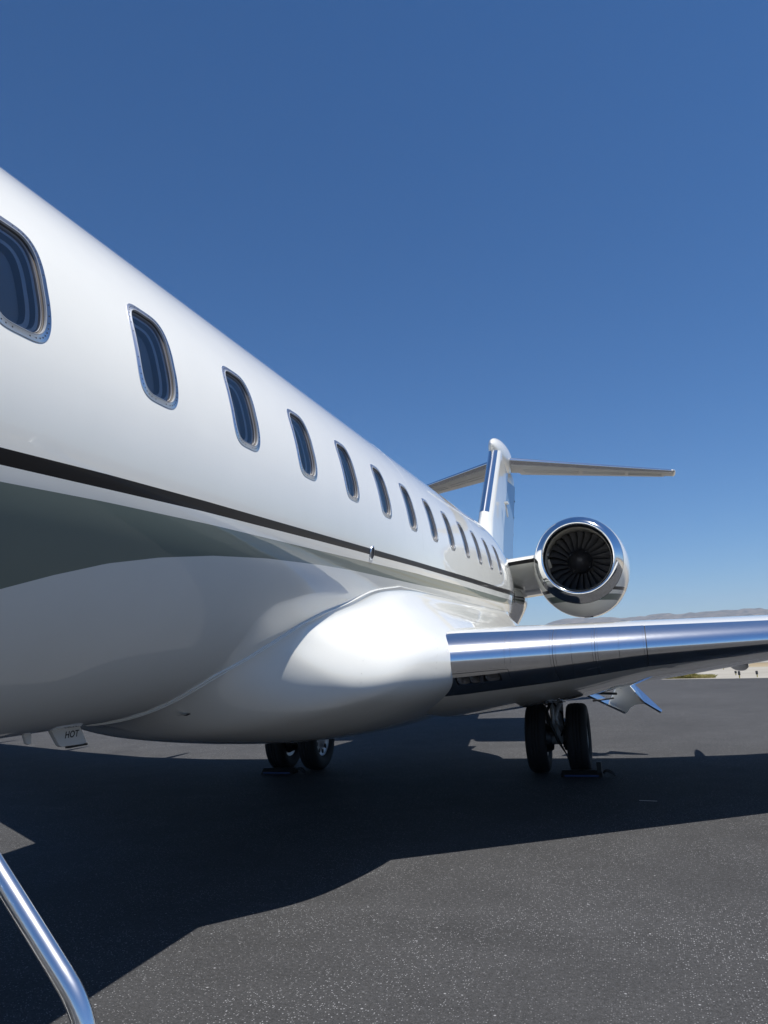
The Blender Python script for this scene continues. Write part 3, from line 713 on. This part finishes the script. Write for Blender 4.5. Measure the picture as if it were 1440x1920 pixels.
# --- engines
def engine(sgn):
    cx_, cy_, cz_ = 2.29 * sgn, 14.2, 3.2
    c = (cx_, cy_, cz_)
    def chin(prof, n, name, mat):
        """lathe with a deeper chin: the section below the axis sags as the duct widens"""
        mb = MB().lathe(prof, c, 'Y', n)
        V2 = []
        for (x, y, z) in mb.V:
            k = float(sm((y - cy_) / .75)); dz = z - cz_
            V2.append((x, y, cz_ + dz * (1 + .055 * k) - .105 * k * (1 - .6 * max(0, (y - cy_ - 2) / 2.4)) if y - cy_ < 9 else z))
        mb.V = V2; return mb
    out_ = [(.222, .788), (.28, .804), (.34, .818), (.45, .842), (.6, .862), (.8, .878), (1.2, .888), (1.7, .88), (2.4, .83), (3.1, .74), (3.8, .63), (4.4, .54), (4.42, .50), (3.9, .50)]
    na = chin(out_, 72, 'n', None).build('engine_nacelle', nacelle_paint, jet); fix(na); sharp(na, 40)
    lip = [(.22, .7875), (.20, .781), (.15, .762), (.105, .741), (.07, .721), (.04, .699), (.018, .678), (.004, .660), (0.0, .645), (.004, .630), (.016, .618), (.04, .606), (.075, .597), (.12, .590), (.17, .587)]
    o = fix(chin(lip, 96, 'l', None).build('inlet_lip', chrome_lip, na))
    o = fix(MB().lathe([(.10, .60), (.172, .584), (.19, .575), (.40, .575), (.41, .588), (.60, .588), (.61, .60), (1.0, .61)], c, 'Y', 72).build('inlet_barrel', barrel_m, na)); sharp(o, 30)
    fix(MB().lathe([(.98, .66), (.98, .01)], c, 'Y', 48).build('fan_backplate', ink, na))
    fix(MB().lathe([(.42, .004), (.44, .05), (.50, .115), (.58, .175), (.64, .205), (.66, .208), (.665, .19), (.67, .19), (.672, .215), (.74, .225), (.95, .235)], c, 'Y', 48).build('spinner', spin_m, na))
    for k in range(4):
        a = PI / 4 + k * PI / 2 + .15; MB().box((cx_ + .2 * math.cos(a), cy_ + .655, cz_ + .2 * math.sin(a)), (.022, .012, .022)).build('spinner_bolt', gear_grey, na, False)
    # wide-chord fan blades
    V = []; F = []; nr, ncd = 10, 5
    for side in (0, 1):
        for i in range(nr):
            u = i / (nr - 1); r = .215 + .375 * u; tw = rad(22 + 36 * u); ch = .135 + .045 * math.sin(PI * u)
            lean = rad(9) * math.sin(PI * u * .75) - rad(3) * u
            for j in range(ncd):
                v = j / (ncd - 1) - .5
                tang = v * ch * math.sin(tw) + .012 * (1 - 4 * v * v); ax = v * ch * math.cos(tw) + .82
                a = lean + tang / r; th_ = (.006 * (1 - 4 * v * v) + .0006) * (1 if side else -1)
                a += th_ * math.cos(tw) / r
                V.append((r * math.sin(a), ax - th_ * math.sin(tw), r * math.cos(a)))
    for side in (0, 1):
        b0 = side * nr * ncd
        for i in range(nr - 1):
            for j in range(ncd - 1):
                q = (b0 + i * ncd + j, b0 + i * ncd + j + 1, b0 + (i + 1) * ncd + j + 1, b0 + (i + 1) * ncd + j); F.append(q if side else q[::-1])
    bl = mk('fan_blade', V, F, blade_m, na); bl.location = c
    for k in range(1, 24):
        d = bl.copy(); COL.objects.link(d); d.parent = na; d.location = c; d.rotation_euler = (0, 2 * PI * k / 24, 0)
    fix(chin([(.218, .7885), (.226, .7912)], 72, 'j', None).build('lip_joint', dark_metal, na))
    # drains and scoop on the underside
    MB().lathe([(0, .0), (0.0, .045), (.003, .05)], (cx_ + .02, cy_ + 0.62, cz_ - .955), 'Z', 20).build('drain_port', dark_metal, na)
    MB().box((cx_ + .05, cy_ + 1.05, cz_ - 1.035), (.16, .10, .02)).build('nacelle_scoop', dark_metal, na, False)
    # pylon
    prof_u = [(14.55, 3.335), (14.58, 3.37), (14.75, 3.42), (15.2, 3.465), (16.5, 3.49), (17.8, 3.42), (18.9, 3.22)]
    prof_l = [(18.9, 3.14), (18.1, 2.92), (17.3, 2.82), (16.4, 2.86), (15.6, 2.99), (15.1, 3.12), (14.78, 3.235), (14.66, 3.275), (14.60, 3.30)]
    loop = prof_u + prof_l; nl = len(loop); V = []; F = []; MI = []
    xs_ = [.55, .9, 1.2, 1.45, 1.75]
    for x in xs_:
        for (y, z) in loop: V.append((sgn * x, y, z - .07 + .09 * (x - 1.2)))
    for i in range(len(xs_) - 1):
        for j in range(nl):
            F.append((i * nl + j, i * nl + (j + 1) % nl, (i + 1) * nl + (j + 1) % nl, (i + 1) * nl + j)); MI.append(1 if loop[j] in ((14.66, 3.275), (14.60, 3.30)) else 0)
    py = fix(mk('pylon', V, F, [white, boot_m], na, True, MI)); sharp(py, 45)
    MB().box((1.38 * sgn, 15.5, 3.03), (.07, .05, .006)).build('pylon_drain', dark_metal, na, False)
    return na
eng_l = engine(1); eng_r = engine(-1)
# polished exhaust fairing on the rear fuselage side below the left pylon
def heat_shield():
    V = []; F = []; nt_, ny = 26, 16
    for i in range(ny):
        u = i / (ny - 1); Y = 14.7 + 2.5 * u
        for j in range(nt_):
            v = j / (nt_ - 1); th = 2 - 52 * v
            h = (.34 - .16 * v) * (max(0, 4 * v * (1 - v)) ** .45) * (max(0, 4 * u * (1 - u)) ** .35) - .01 + .02 * math.sin(v * 9)
            V.append(skin(Y, th, h))
    for i in range(ny - 1):
        for j in range(nt_ - 1): F.append((i * nt_ + j, i * nt_ + j + 1, (i + 1) * nt_ + j + 1, (i + 1) * nt_ + j))
    fix(mk('exhaust_fairing', V, F, chrome_lip, jet))
heat_shield()

# --- main landing gear
def gear(sgn):
    gx, gy = (2.04, 10.85) if sgn > 0 else (-1.82, 11.05)
    mb = MB()
    mb.tube([(gx, gy + .02, 1.45), (gx, gy + .02, .98)], .115, 20).tube([(gx, gy + .02, 1.0), (gx, gy + .02, .90)], .13, 20)
    mb.tube([(gx, gy + .02, .95), (gx, gy + .01, .62)], [.095, .085], 20)
    mb.tube([(gx, gy, .64), (gx + .01 * sgn, gy, .56), (gx, gy, .45)], [.10, .13, .12], 20)
    mb.tube([(gx - .16, gy, .44), (gx + .16, gy, .44)], .085, 18).tube([(gx - .3, gy, .44), (gx + .3, gy, .44)], .05, 16)
    g = mb.build('main_landing_gear', gear_grey, jet); sharp(g, 40)
    tp = [(-.085, .235), (-.115, .26), (-.132, .31), (-.136, .36), (-.128, .405), (-.108, .430), (-.075, .441), (-.045, .443), (-.043, .437), (-.036, .437), (-.034, .444), (-.006, .445), (-.004, .438), (.004, .438), (.006, .445), (.034, .444), (.036, .437), (.043, .437), (.045, .443), (.075, .441), (.108, .430), (.128, .405), (.136, .36), (.132, .31), (.115, .26), (.085, .235)]
    for dx in (-.265, .265):
        x = gx + dx
        t = MB().lathe(tp, (x, gy, .443), 'X', 56, closed=True).build('tyre', rubber, g); fix(t)
        od = 1 if dx > 0 else -1
        rp = [(-.09, .20), (-.10, .245), (-.085, .25), (-.08, .235), (.08, .235), (.085, .25), (.10, .245), (.085, .225), (.07, .16), (.085, .10), (.10, .07), (.10, .0)]
        r = MB().lathe([(a * od, b) for a, b in rp], (x, gy, .443), 'X', 40).build('wheel_rim', rim_m, g); fix(r); sharp(r, 30)
        mb = MB()
        for k in range(9):
            a = 2 * PI * k / 9; mb.lathe([(.079 * od, .034), (.0835 * od, .034), (.0835 * od, .001)], (x, gy + .19 * math.cos(a), .443 + .19 * math.sin(a)), 'X', 10)
        mb.build('rim_hole', ink, g)
        MB().lathe([(-.19 * od, .16), (-.10 * od, .19), (-.02 * od, .19)], (x, gy, .443), 'X', 28).build('brake_pack', dark_metal, g)
    # torque links, brace, hoses
    mb = MB(); fy = gy - .12
    mb.tube([(gx - .05, fy + .02, .88), (gx - .015, fy - .16, .72)], [.028, .02], 8).tube([(gx + .05, fy + .02, .88), (gx + .015, fy - .16, .72)], [.028, .02], 8)
    mb.tube([(gx - .015, fy - .16, .72), (gx - .06, fy + .02, .54)], [.02, .028], 8).tube([(gx + .015, fy - .16, .72), (gx + .06, fy + .02, .54)], [.02, .028], 8)
    mb.build('torque_link', gear_grey, g)
    MB().tube([(gx - .05, gy - .11, .92), (gx - .11, gy - .18, .80), (gx - .06, gy - .24, .62), (gx + .02, gy - .24, .42), (gx + .10, gy - .2, .26), (gx + .13, gy - .18, .16)], [.02, .022, .024, .02, .008, .006], 8).build('hydraulic_hose', hose_m, g)
    MB().tube([(gx - .02, gy - .1, .90), (gx + .09, gy - .15, .76), (gx + .10, gy - .17, .58), (gx + .05, gy - .12, .48)], .012, 8).build('brake_line', hose_m, g)
    MB().tube([(gx - .1, gy - .02, .96), (gx - 1.05 * sgn if sgn > 0 else gx + 1.05, gy - .1, 1.03)], .035, 12).tube([(gx, gy - .06, 1.02), (gx - .8 * sgn, gy - .25, 1.09)], .028, 10).build('side_brace', dark_metal, g)
    mb = MB()
    mb.add([(gx + .1 * sgn, gy + .05, 1.12), (gx + .1 * sgn, gy + .05, .92), (gx + .46 * sgn, gy + .05, .99), (gx + .46 * sgn, gy + .05, 1.06), (gx + .1 * sgn, gy + .11, 1.12), (gx + .1 * sgn, gy + .11, .92), (gx + .46 * sgn, gy + .11, .99), (gx + .46 * sgn, gy + .11, 1.06)],
           [(0, 1, 2, 3), (7, 6, 5, 4), (0, 3, 7, 4), (1, 5, 6, 2), (3, 2, 6, 7), (0, 4, 5, 1)])
    mb.build('gear_bracket', gear_grey, g, False)
    MB().tube([(gx + .40 * sgn, gy + .08, 1.01), (gx + .80 * sgn, gy + .12, .985)], .016, 10).tube([(gx + .37 * sgn, gy + .08, 1.01), (gx + .43 * sgn, gy + .08, 1.01)], .03, 10).build('door_link', dark_metal, g)
    for k, (px, py, pz) in enumerate(((-.10, -.10, .90), (.07, -.12, .93), (-.08, -.12, .50), (.10, -.1, .36))):
        MB().box((gx + px, gy + py, pz), (.07, .05, .06)).build('gear_fitting', dark_metal, g, False)
    return g
gear_l = gear(1); gear_r = gear(-1)
# drooped inboard flap end behind the trailing edge: a long blade and a cut-out end plate with a polished flange
def pix(px, py, Y):
    d = np.array(RM) @ np.array([(px - 720) / 1440, (py - 960) / 1440, 1.0]); return tuple(np.array(CAMP) + d * (Y / d[1]))
def sheet(name, pts, mat, th):
    o = mk(name, pts, [tuple(range(len(pts)))], mat, wing_l, False); m_ = o.modifiers.new('t', 'SOLIDIFY'); m_.thickness = th; m_.offset = 0; return o
sheet('flap_blade', [pix(1090, 1299, 12.35), pix(1172, 1337, 12.35), pix(1146, 1316, 12.75), pix(1104, 1295, 12.75)], chrome, .028)
def pixp(px, py):
    """pixel ray meets the plane Y = 12.45 + 0.5 (1.1 - Z)"""
    d = np.array(RM) @ np.array([(px - 720) / 1440, (py - 960) / 1440, 1.0]); o_ = np.array(CAMP)
    t = (12.45 + .5 * (1.1 - o_[2]) - o_[1]) / (d[1] + .5 * d[2]); return tuple(o_ + d * t)
sheet('flap_end_plate', [pixp(*p) for p in ((1158, 1283), (1177, 1281), (1210, 1319), (1200, 1319), (1190, 1321), (1181, 1327), (1177, 1334), (1172, 1338), (1141, 1319))], white, .03)
sheet('flap_flange', [pix(1175, 1283, 12.58), pix(1207, 1317, 12.48), pix(1239, 1336, 12.44), pix(1241, 1333, 12.55), pix(1186, 1281, 12.9)], chrome, .026)
MB().tube([pix(1112, 1314, 12.2), pix(1150, 1309, 12.45)], .014, 8).build('flap_rod', dark_metal, wing_l)
MB().tube([pix(1160, 1282, 12.3), pix(1163, 1288, 12.5)], .03, 10).build('flap_hinge', gear_grey, wing_l)

# --- belly masts, ports, scoop
def plate(name, pts, th, mat, par):
    n = len(pts); V = [(th, y, z) for y, z in pts] + [(-th, y, z) for y, z in pts]
    F = [tuple(range(n)), tuple(range(n, 2 * n))[::-1]] + [(i, n + i, n + (i + 1) % n, (i + 1) % n) for i in range(n)]
    o = fix(mk(name, V, F, mat, par, False)); bevel(o, .004); return o
mast = plate('drain_mast', [(3.62, 1.33), (3.70, 1.225), (3.722, 1.213), (3.90, 1.207), (3.935, 1.214), (3.862, 1.33)], .014, dist_white, jet)
MB().box((0, 3.862, 1.2035), (.03, .155, .011)).build('mast_foot', hose_m, mast, False)
cu = bpy.data.curves.new('hot', 'FONT'); cu.body = 'HOT'; cu.size = .052; cu.shear = 0.18; cu.space_character = 1.05; cu.extrude = 0.0004; cu.offset = 0.0008
to = bpy.data.objects.new('hot_tmp', cu); COL.objects.link(to); bpy.context.view_layer.update()
dg = bpy.context.evaluated_depsgraph_get(); me = bpy.data.meshes.new_from_object(to.evaluated_get(dg)); bpy.data.objects.remove(to)
me.materials.clear(); me.materials.append(ink)
txt = bpy.data.objects.new('hot_lettering', me); COL.objects.link(txt); txt.parent = mast
txt.matrix_local = Matrix(((0, 0, 1, .0148), (1, 0, 0, 3.742), (0, 1, 0, 1.2575), (0, 0, 0, 1)))
plate('blade_antenna', [(3.425, 1.33), (3.455, 1.262), (3.475, 1.255), (3.495, 1.258), (3.49, 1.33)], .008, dist_white, jet)
def port(name, Yc, th, ay, at, mats):
    V = []; F = []; MI = []; n = 24
    for (k, off, mi) in ((1.0, .000, 0), (1.0, .006, 0), (.82, .008, 0), (.70, .004, 1), (.02, .003, 1)):
        for i in range(n):
            a = 2 * PI * i / n; V.append(skin(Yc + ay * k * math.cos(a), th + at * k * math.sin(a), off))
    for r in range(4):
        for i in range(n): F.append((r * n + i, r * n + (i + 1) % n, (r + 1) * n + (i + 1) % n, (r + 1) * n + i)); MI.append(0 if r < 2 else 1)
    return fix(mk(name, V, F, mats, jet, True, MI))
port('inspection_light', 5.48, -11.0, .045, 2.3, [frame_metal, glass])
bpy.data.objects['inspection_light'].data.materials[1] = cabin_dark
# skin joints: thin butt straps round the fuselage
for Yj in (6.93, 10.16):
    V = []; F = []; ths = np.linspace(88, -3, 60)
    for th in ths:
        for dy, off in ((-.004, -.0006), (-.003, .0004), (.003, .0004), (.004, -.0006)): V.append(skin(Yj + dy, th, off))
    for i in range(len(ths) - 1):
        for j in range(3): F.append((i * 4 + j, i * 4 + j + 1, (i + 1) * 4 + j + 1, (i + 1) * 4 + j))
    fix(mk('skin_joint', V, F, joint_m, fus))

# NACA scoop on the fairing: a raised ramp, the shade in its inlet painted as a black face
def fair_pt(px, py):
    """nearest grid point of the fairing along a pixel ray (pixel of the 1440x1920 frame)"""
    d = np.array(RM) @ np.array([(px - 720) / 1440, (py - 960) / 1440, 1.0]); o_ = np.array(CAMP)
    P = FG.reshape(-1, 3); v = P - o_; t = v @ d / (d @ d); q = np.linalg.norm(v - t[:, None] * d, axis=1)
    near = np.where(q < .06)[0]; i = near[np.argmin(t[near])] if len(near) else np.argmin(q); return P[i]
sp = fair_pt(350, 1354)
sc = MB(); nx = Vector((sp[0], 0, sp[2] - ZF)).normalized(); tz = Vector((0, 1, 0)); ty = nx.cross(tz)
base = Vector(sp) 
q = [base - tz * .11 + nx * .003, base + tz * .0 - ty * .018 + nx * .006, base + tz * .0 + ty * .018 + nx * .006, base + tz * .07 - ty * .012 + nx * .016, base + tz * .07 + ty * .016 + nx * .016]
sc.add(q[:3], [(0, 1, 2)], 0); sc.add([q[1], q[2], q[4], q[3]], [(0, 1, 2, 3)], 1)
sc.build('drain_scoop', [white, ink], belly, False)

# panel break and fastener rows on the fairing
def fair_ray(px, py):
    d = Vector(tuple(np.array(RM) @ np.array([(px - 720) / 1440, (py - 960) / 1440, 1.0]))).normalized()
    ok, loc, nor, idx = belly.ray_cast(Vector(CAMP), d)
    if not ok: return Vector(fair_pt(px, py)), Vector((1, 0, 0))
    if nor.dot(d) > 0: nor = -nor
    return loc, nor
def along(pts, n):
    for k in range(n):
        u = k / (n - 1) * (len(pts) - 1); i = min(int(u), len(pts) - 2); f_ = u - i
        yield fair_ray(pts[i][0] + (pts[i + 1][0] - pts[i][0]) * f_, pts[i][1] + (pts[i + 1][1] - pts[i][1]) * f_)
fz = MB()
def dots(pts, n):
    for p, n_ in along(pts, n):
        u = n_.orthogonal().normalized(); v = n_.cross(u); c_ = p + n_ * .0012
        fz.add([tuple(c_ + (u * math.cos(a) + v * math.sin(a)) * .0032) for a in [PI / 4 * q for q in range(8)]], [tuple(range(8))])
dots([(826, 1190), (832, 1225), (830, 1262), (822, 1300)], 12); dots([(690, 1205), (692, 1245), (690, 1285)], 4)
tag(fz.build('fairing_fasteners', screw_m, belly, False), kind='stuff')

# --- airstair with tubular handrails (only the end of the aft rail reaches the picture)
st = MB()
sx0, sz0, sx1, sz1 = 1.40, 1.55, 2.62, .18
for k in range(6):
    u = k / 5; st.box((sx0 + (sx1 - sx0) * u, .41, sz0 + (sz1 - sz0) * u), (.24, .66, .035))
stair = st.build('airstair', grip_m, jet, False); bevel(stair, .006)
for y in (.06, .76):
    P = [(sx0 - .12, sz0 + .10), (sx0 - .1, sz0 - .12), (sx1 + .08, sz1 - .16), (sx1 + .12, sz1 + .06)]
    V = [(x, y - .015, z) for x, z in P] + [(x, y + .015, z) for x, z in P]
    fix(mk('stair_stringer', V, [(0, 1, 2, 3), (7, 6, 5, 4), (0, 4, 5, 1), (1, 5, 6, 2), (2, 6, 7, 3), (3, 7, 4, 0)], white, stair, False))
def rail(y):
    s = 1.09
    def L(x): return 1.372 - s * (x - 2.312)
    P = [(1.36, y, L(1.42)), (1.46, y, L(1.46))] + [(x, y, L(x)) for x in np.linspace(1.6, 2.415, 10)]
    x0, z0 = 2.42, L(2.42)
    # bend from the slope to the vertical
    a0 = math.atan(s); Rb = .16
    for k in range(1, 11):
        a = a0 + (PI / 2 - a0) * k / 10
        P.append((x0 + Rb * (math.sin(a) - math.sin(a0)), y, z0 - Rb * (math.cos(a0) - math.cos(a)) * 1.0 if False else z0 + Rb * (math.cos(a) - math.cos(a0))))
    xe, ze = P[-1][0], P[-1][2]
    P += [(xe, y, ze - .1), (xe, y, ze - .4), (xe, y, .22)]
    MB().tube(P, .0142, 24).build('handrail', chrome_rail, stair)
rail(.90); rail(-.08)
# vestibule behind the open doorway
mb = MB(); mb.add([(1.40, .02, 1.2), (1.40, .80, 1.2), (1.40, .80, 3.75), (1.40, .02, 3.75), (.55, .02, 1.2), (.55, .80, 1.2), (.55, .80, 3.75), (.55, .02, 3.75)], [(4, 5, 6, 7), (0, 1, 5, 4), (1, 2, 6, 5), (3, 7, 6, 2), (0, 4, 7, 3)])
V = [(min(v[0], math.sqrt(max(.2, (RF - .004) ** 2 - (v[2] - ZF) ** 2)) if abs(v[2] - ZF) < RF else .5), v[1], min(max(v[2], ZF - 1.2), ZF + 1.2)) for v in mb.V]
mk('doorway', V, mb.F, sleeve_m, fus, False)

# ------------------------------------------------------------------ loose things on the apron
def chock(x, y, lab):
    r = empty('wheel_chock', (x, y, 0))
    tag(r, lab, 'wheel chock', 'wheel chocks')
    mb = MB(); V = [(-.26, -.10, 0), (.26, -.10, 0), (.26, .10, 0), (-.26, .10, 0), (-.25, -.02, .075), (.25, -.02, .075), (.25, .05, .08), (-.25, .05, .08)]
    mb.add(V, [(3, 2, 1, 0), (0, 1, 5, 4), (4, 5, 6, 7), (7, 6, 2, 3), (1, 2, 6, 5), (0, 4, 7, 3)]); b = mb.build('block', hose_m, r, False); bevel(b, .01)
    MB().box((0, -.106, .02), (.42, .012, .02)).build('face_strip', blue_rub, r, False)
    P = [(.27 + .07 * (1 - math.cos(a)) , .0 + .05 * math.sin(a), .04 + .03 * math.sin(a * 1.5)) for a in np.linspace(0, 2 * PI, 16)]
    MB().tube(P, .012, 8).build('rope_loop', hose_m, r)
    return r
c1 = chock(2.33, 10.52, 'black rubber wheel chock with blue face before the twin wheels under the near wing')
mb = MB(); mb.box((.22, .0, .11), (.06, .12, .14)); bevel(mb.build('end_block', hose_m, c1, False), .01)
chock(-2.0, 10.68, 'black and blue wheel chock before the wheels half hidden by the belly')

def marker(x, y, h, lab):
    r = empty('edge_marker', (x, y, -.01)); tag(r, lab, 'marker post', 'marker posts beyond the apron')
    MB().lathe([(0, .02), (h * .42, .02)], (0, 0, 0), 'Z', 10).build('stem', post_y, r)
    MB().lathe([(h * .42, .045), (h * .95, .05), (h, .03), (h, .001)], (0, 0, 0), 'Z', 12).build('head', post_m, r)
def atpix(px, py, z=0.0):
    d = np.array(RM) @ np.array([(px - 720) / 1440, (py - 960) / 1440, 1.0]); t = (z - CAMP[2]) / d[2]; return np.array(CAMP) + t * d
for px, py, h, lab in ((1380, 1265.5, .19, 'short dark marker post just left of the yellow-based one under the wing'), (1387, 1271, .29, 'marker post with yellow-green base nearest the asphalt edge'),
                       (1420, 1269, .26, 'dark marker post furthest right below the wing'), (1357, 1255, .24, 'small marker post above the right end of the grass strip'), (1399, 1249, .24, 'far marker post under the rounded fairing of the wing')):
    p = atpix(px, py); marker(p[0], p[1], h, lab)

def grass(name, P0, P1, wid, n, h0, h1, lab):
    V = []; F = []
    for k in range(n):
        u = random.random(); x = P0[0] + (P1[0] - P0[0]) * u + random.gauss(0, .03); y = P0[1] + (P1[1] - P0[1]) * u + random.uniform(0, wid)
        dens = math.sin(PI * min(1, u * 1.15 + .05)) ** .5 * (0.6 + .4 * math.sin(u * 23) * math.sin(u * 9 + 1))
        h = random.uniform(h0, h1) * max(.25, dens); a = random.uniform(0, PI); w = .012
        dx, dy = math.cos(a) * w, math.sin(a) * w; lx, ly = random.gauss(0, .05), random.gauss(0, .05)
        b = len(V); V += [(x - dx, y - dy, -.02), (x + dx, y + dy, -.02), (x + lx + dx * .6, y + ly + dy * .6, h * .6), (x + lx * 2, y + ly * 2, h)]
        F += [(b, b + 1, b + 2), (b, b + 2, b + 3)]
    tag(mk(name, V, F, grass_m, None, False), lab, 'grass', kind='stuff')
g0, g1 = atpix(1228, 1273), atpix(1340, 1270.5)
grass('dry_grass', g0, g1, 1.4, 4200, .22, .52, 'strip of tall yellow-green grass along the apron edge')
h0, h1 = atpix(1310, 1252), atpix(1365, 1250.5)
grass('dry_grass_far', h0, h1, 5, 1500, .06, .16, 'low brown grass patch on the pale ground beyond the apron')

# ------------------------------------------------------------------ air
def haze():
    V = [(x, y, z) for x in (-8900, 8900) for y in (-8900, 8900) for z in (-8, 420)]
    m = bpy.data.materials.new('haze'); m.use_nodes = True; t = m.node_tree; t.nodes.clear()
    o = t.nodes.new('ShaderNodeOutputMaterial'); v = t.nodes.new('ShaderNodeVolumePrincipled')
    v.inputs['Color'].default_value = (0.62, 0.78, 1.0, 1); v.inputs['Density'].default_value = 8.5e-5; v.inputs['Anisotropy'].default_value = 0.0
    t.links.new(v.outputs[0], o.inputs['Volume'])
    tag(mk('haze', V, [(0, 1, 3, 2), (4, 6, 7, 5), (0, 4, 5, 1), (2, 3, 7, 6), (0, 2, 6, 4), (1, 5, 7, 3)], m, None, False), kind='stuff')
haze()
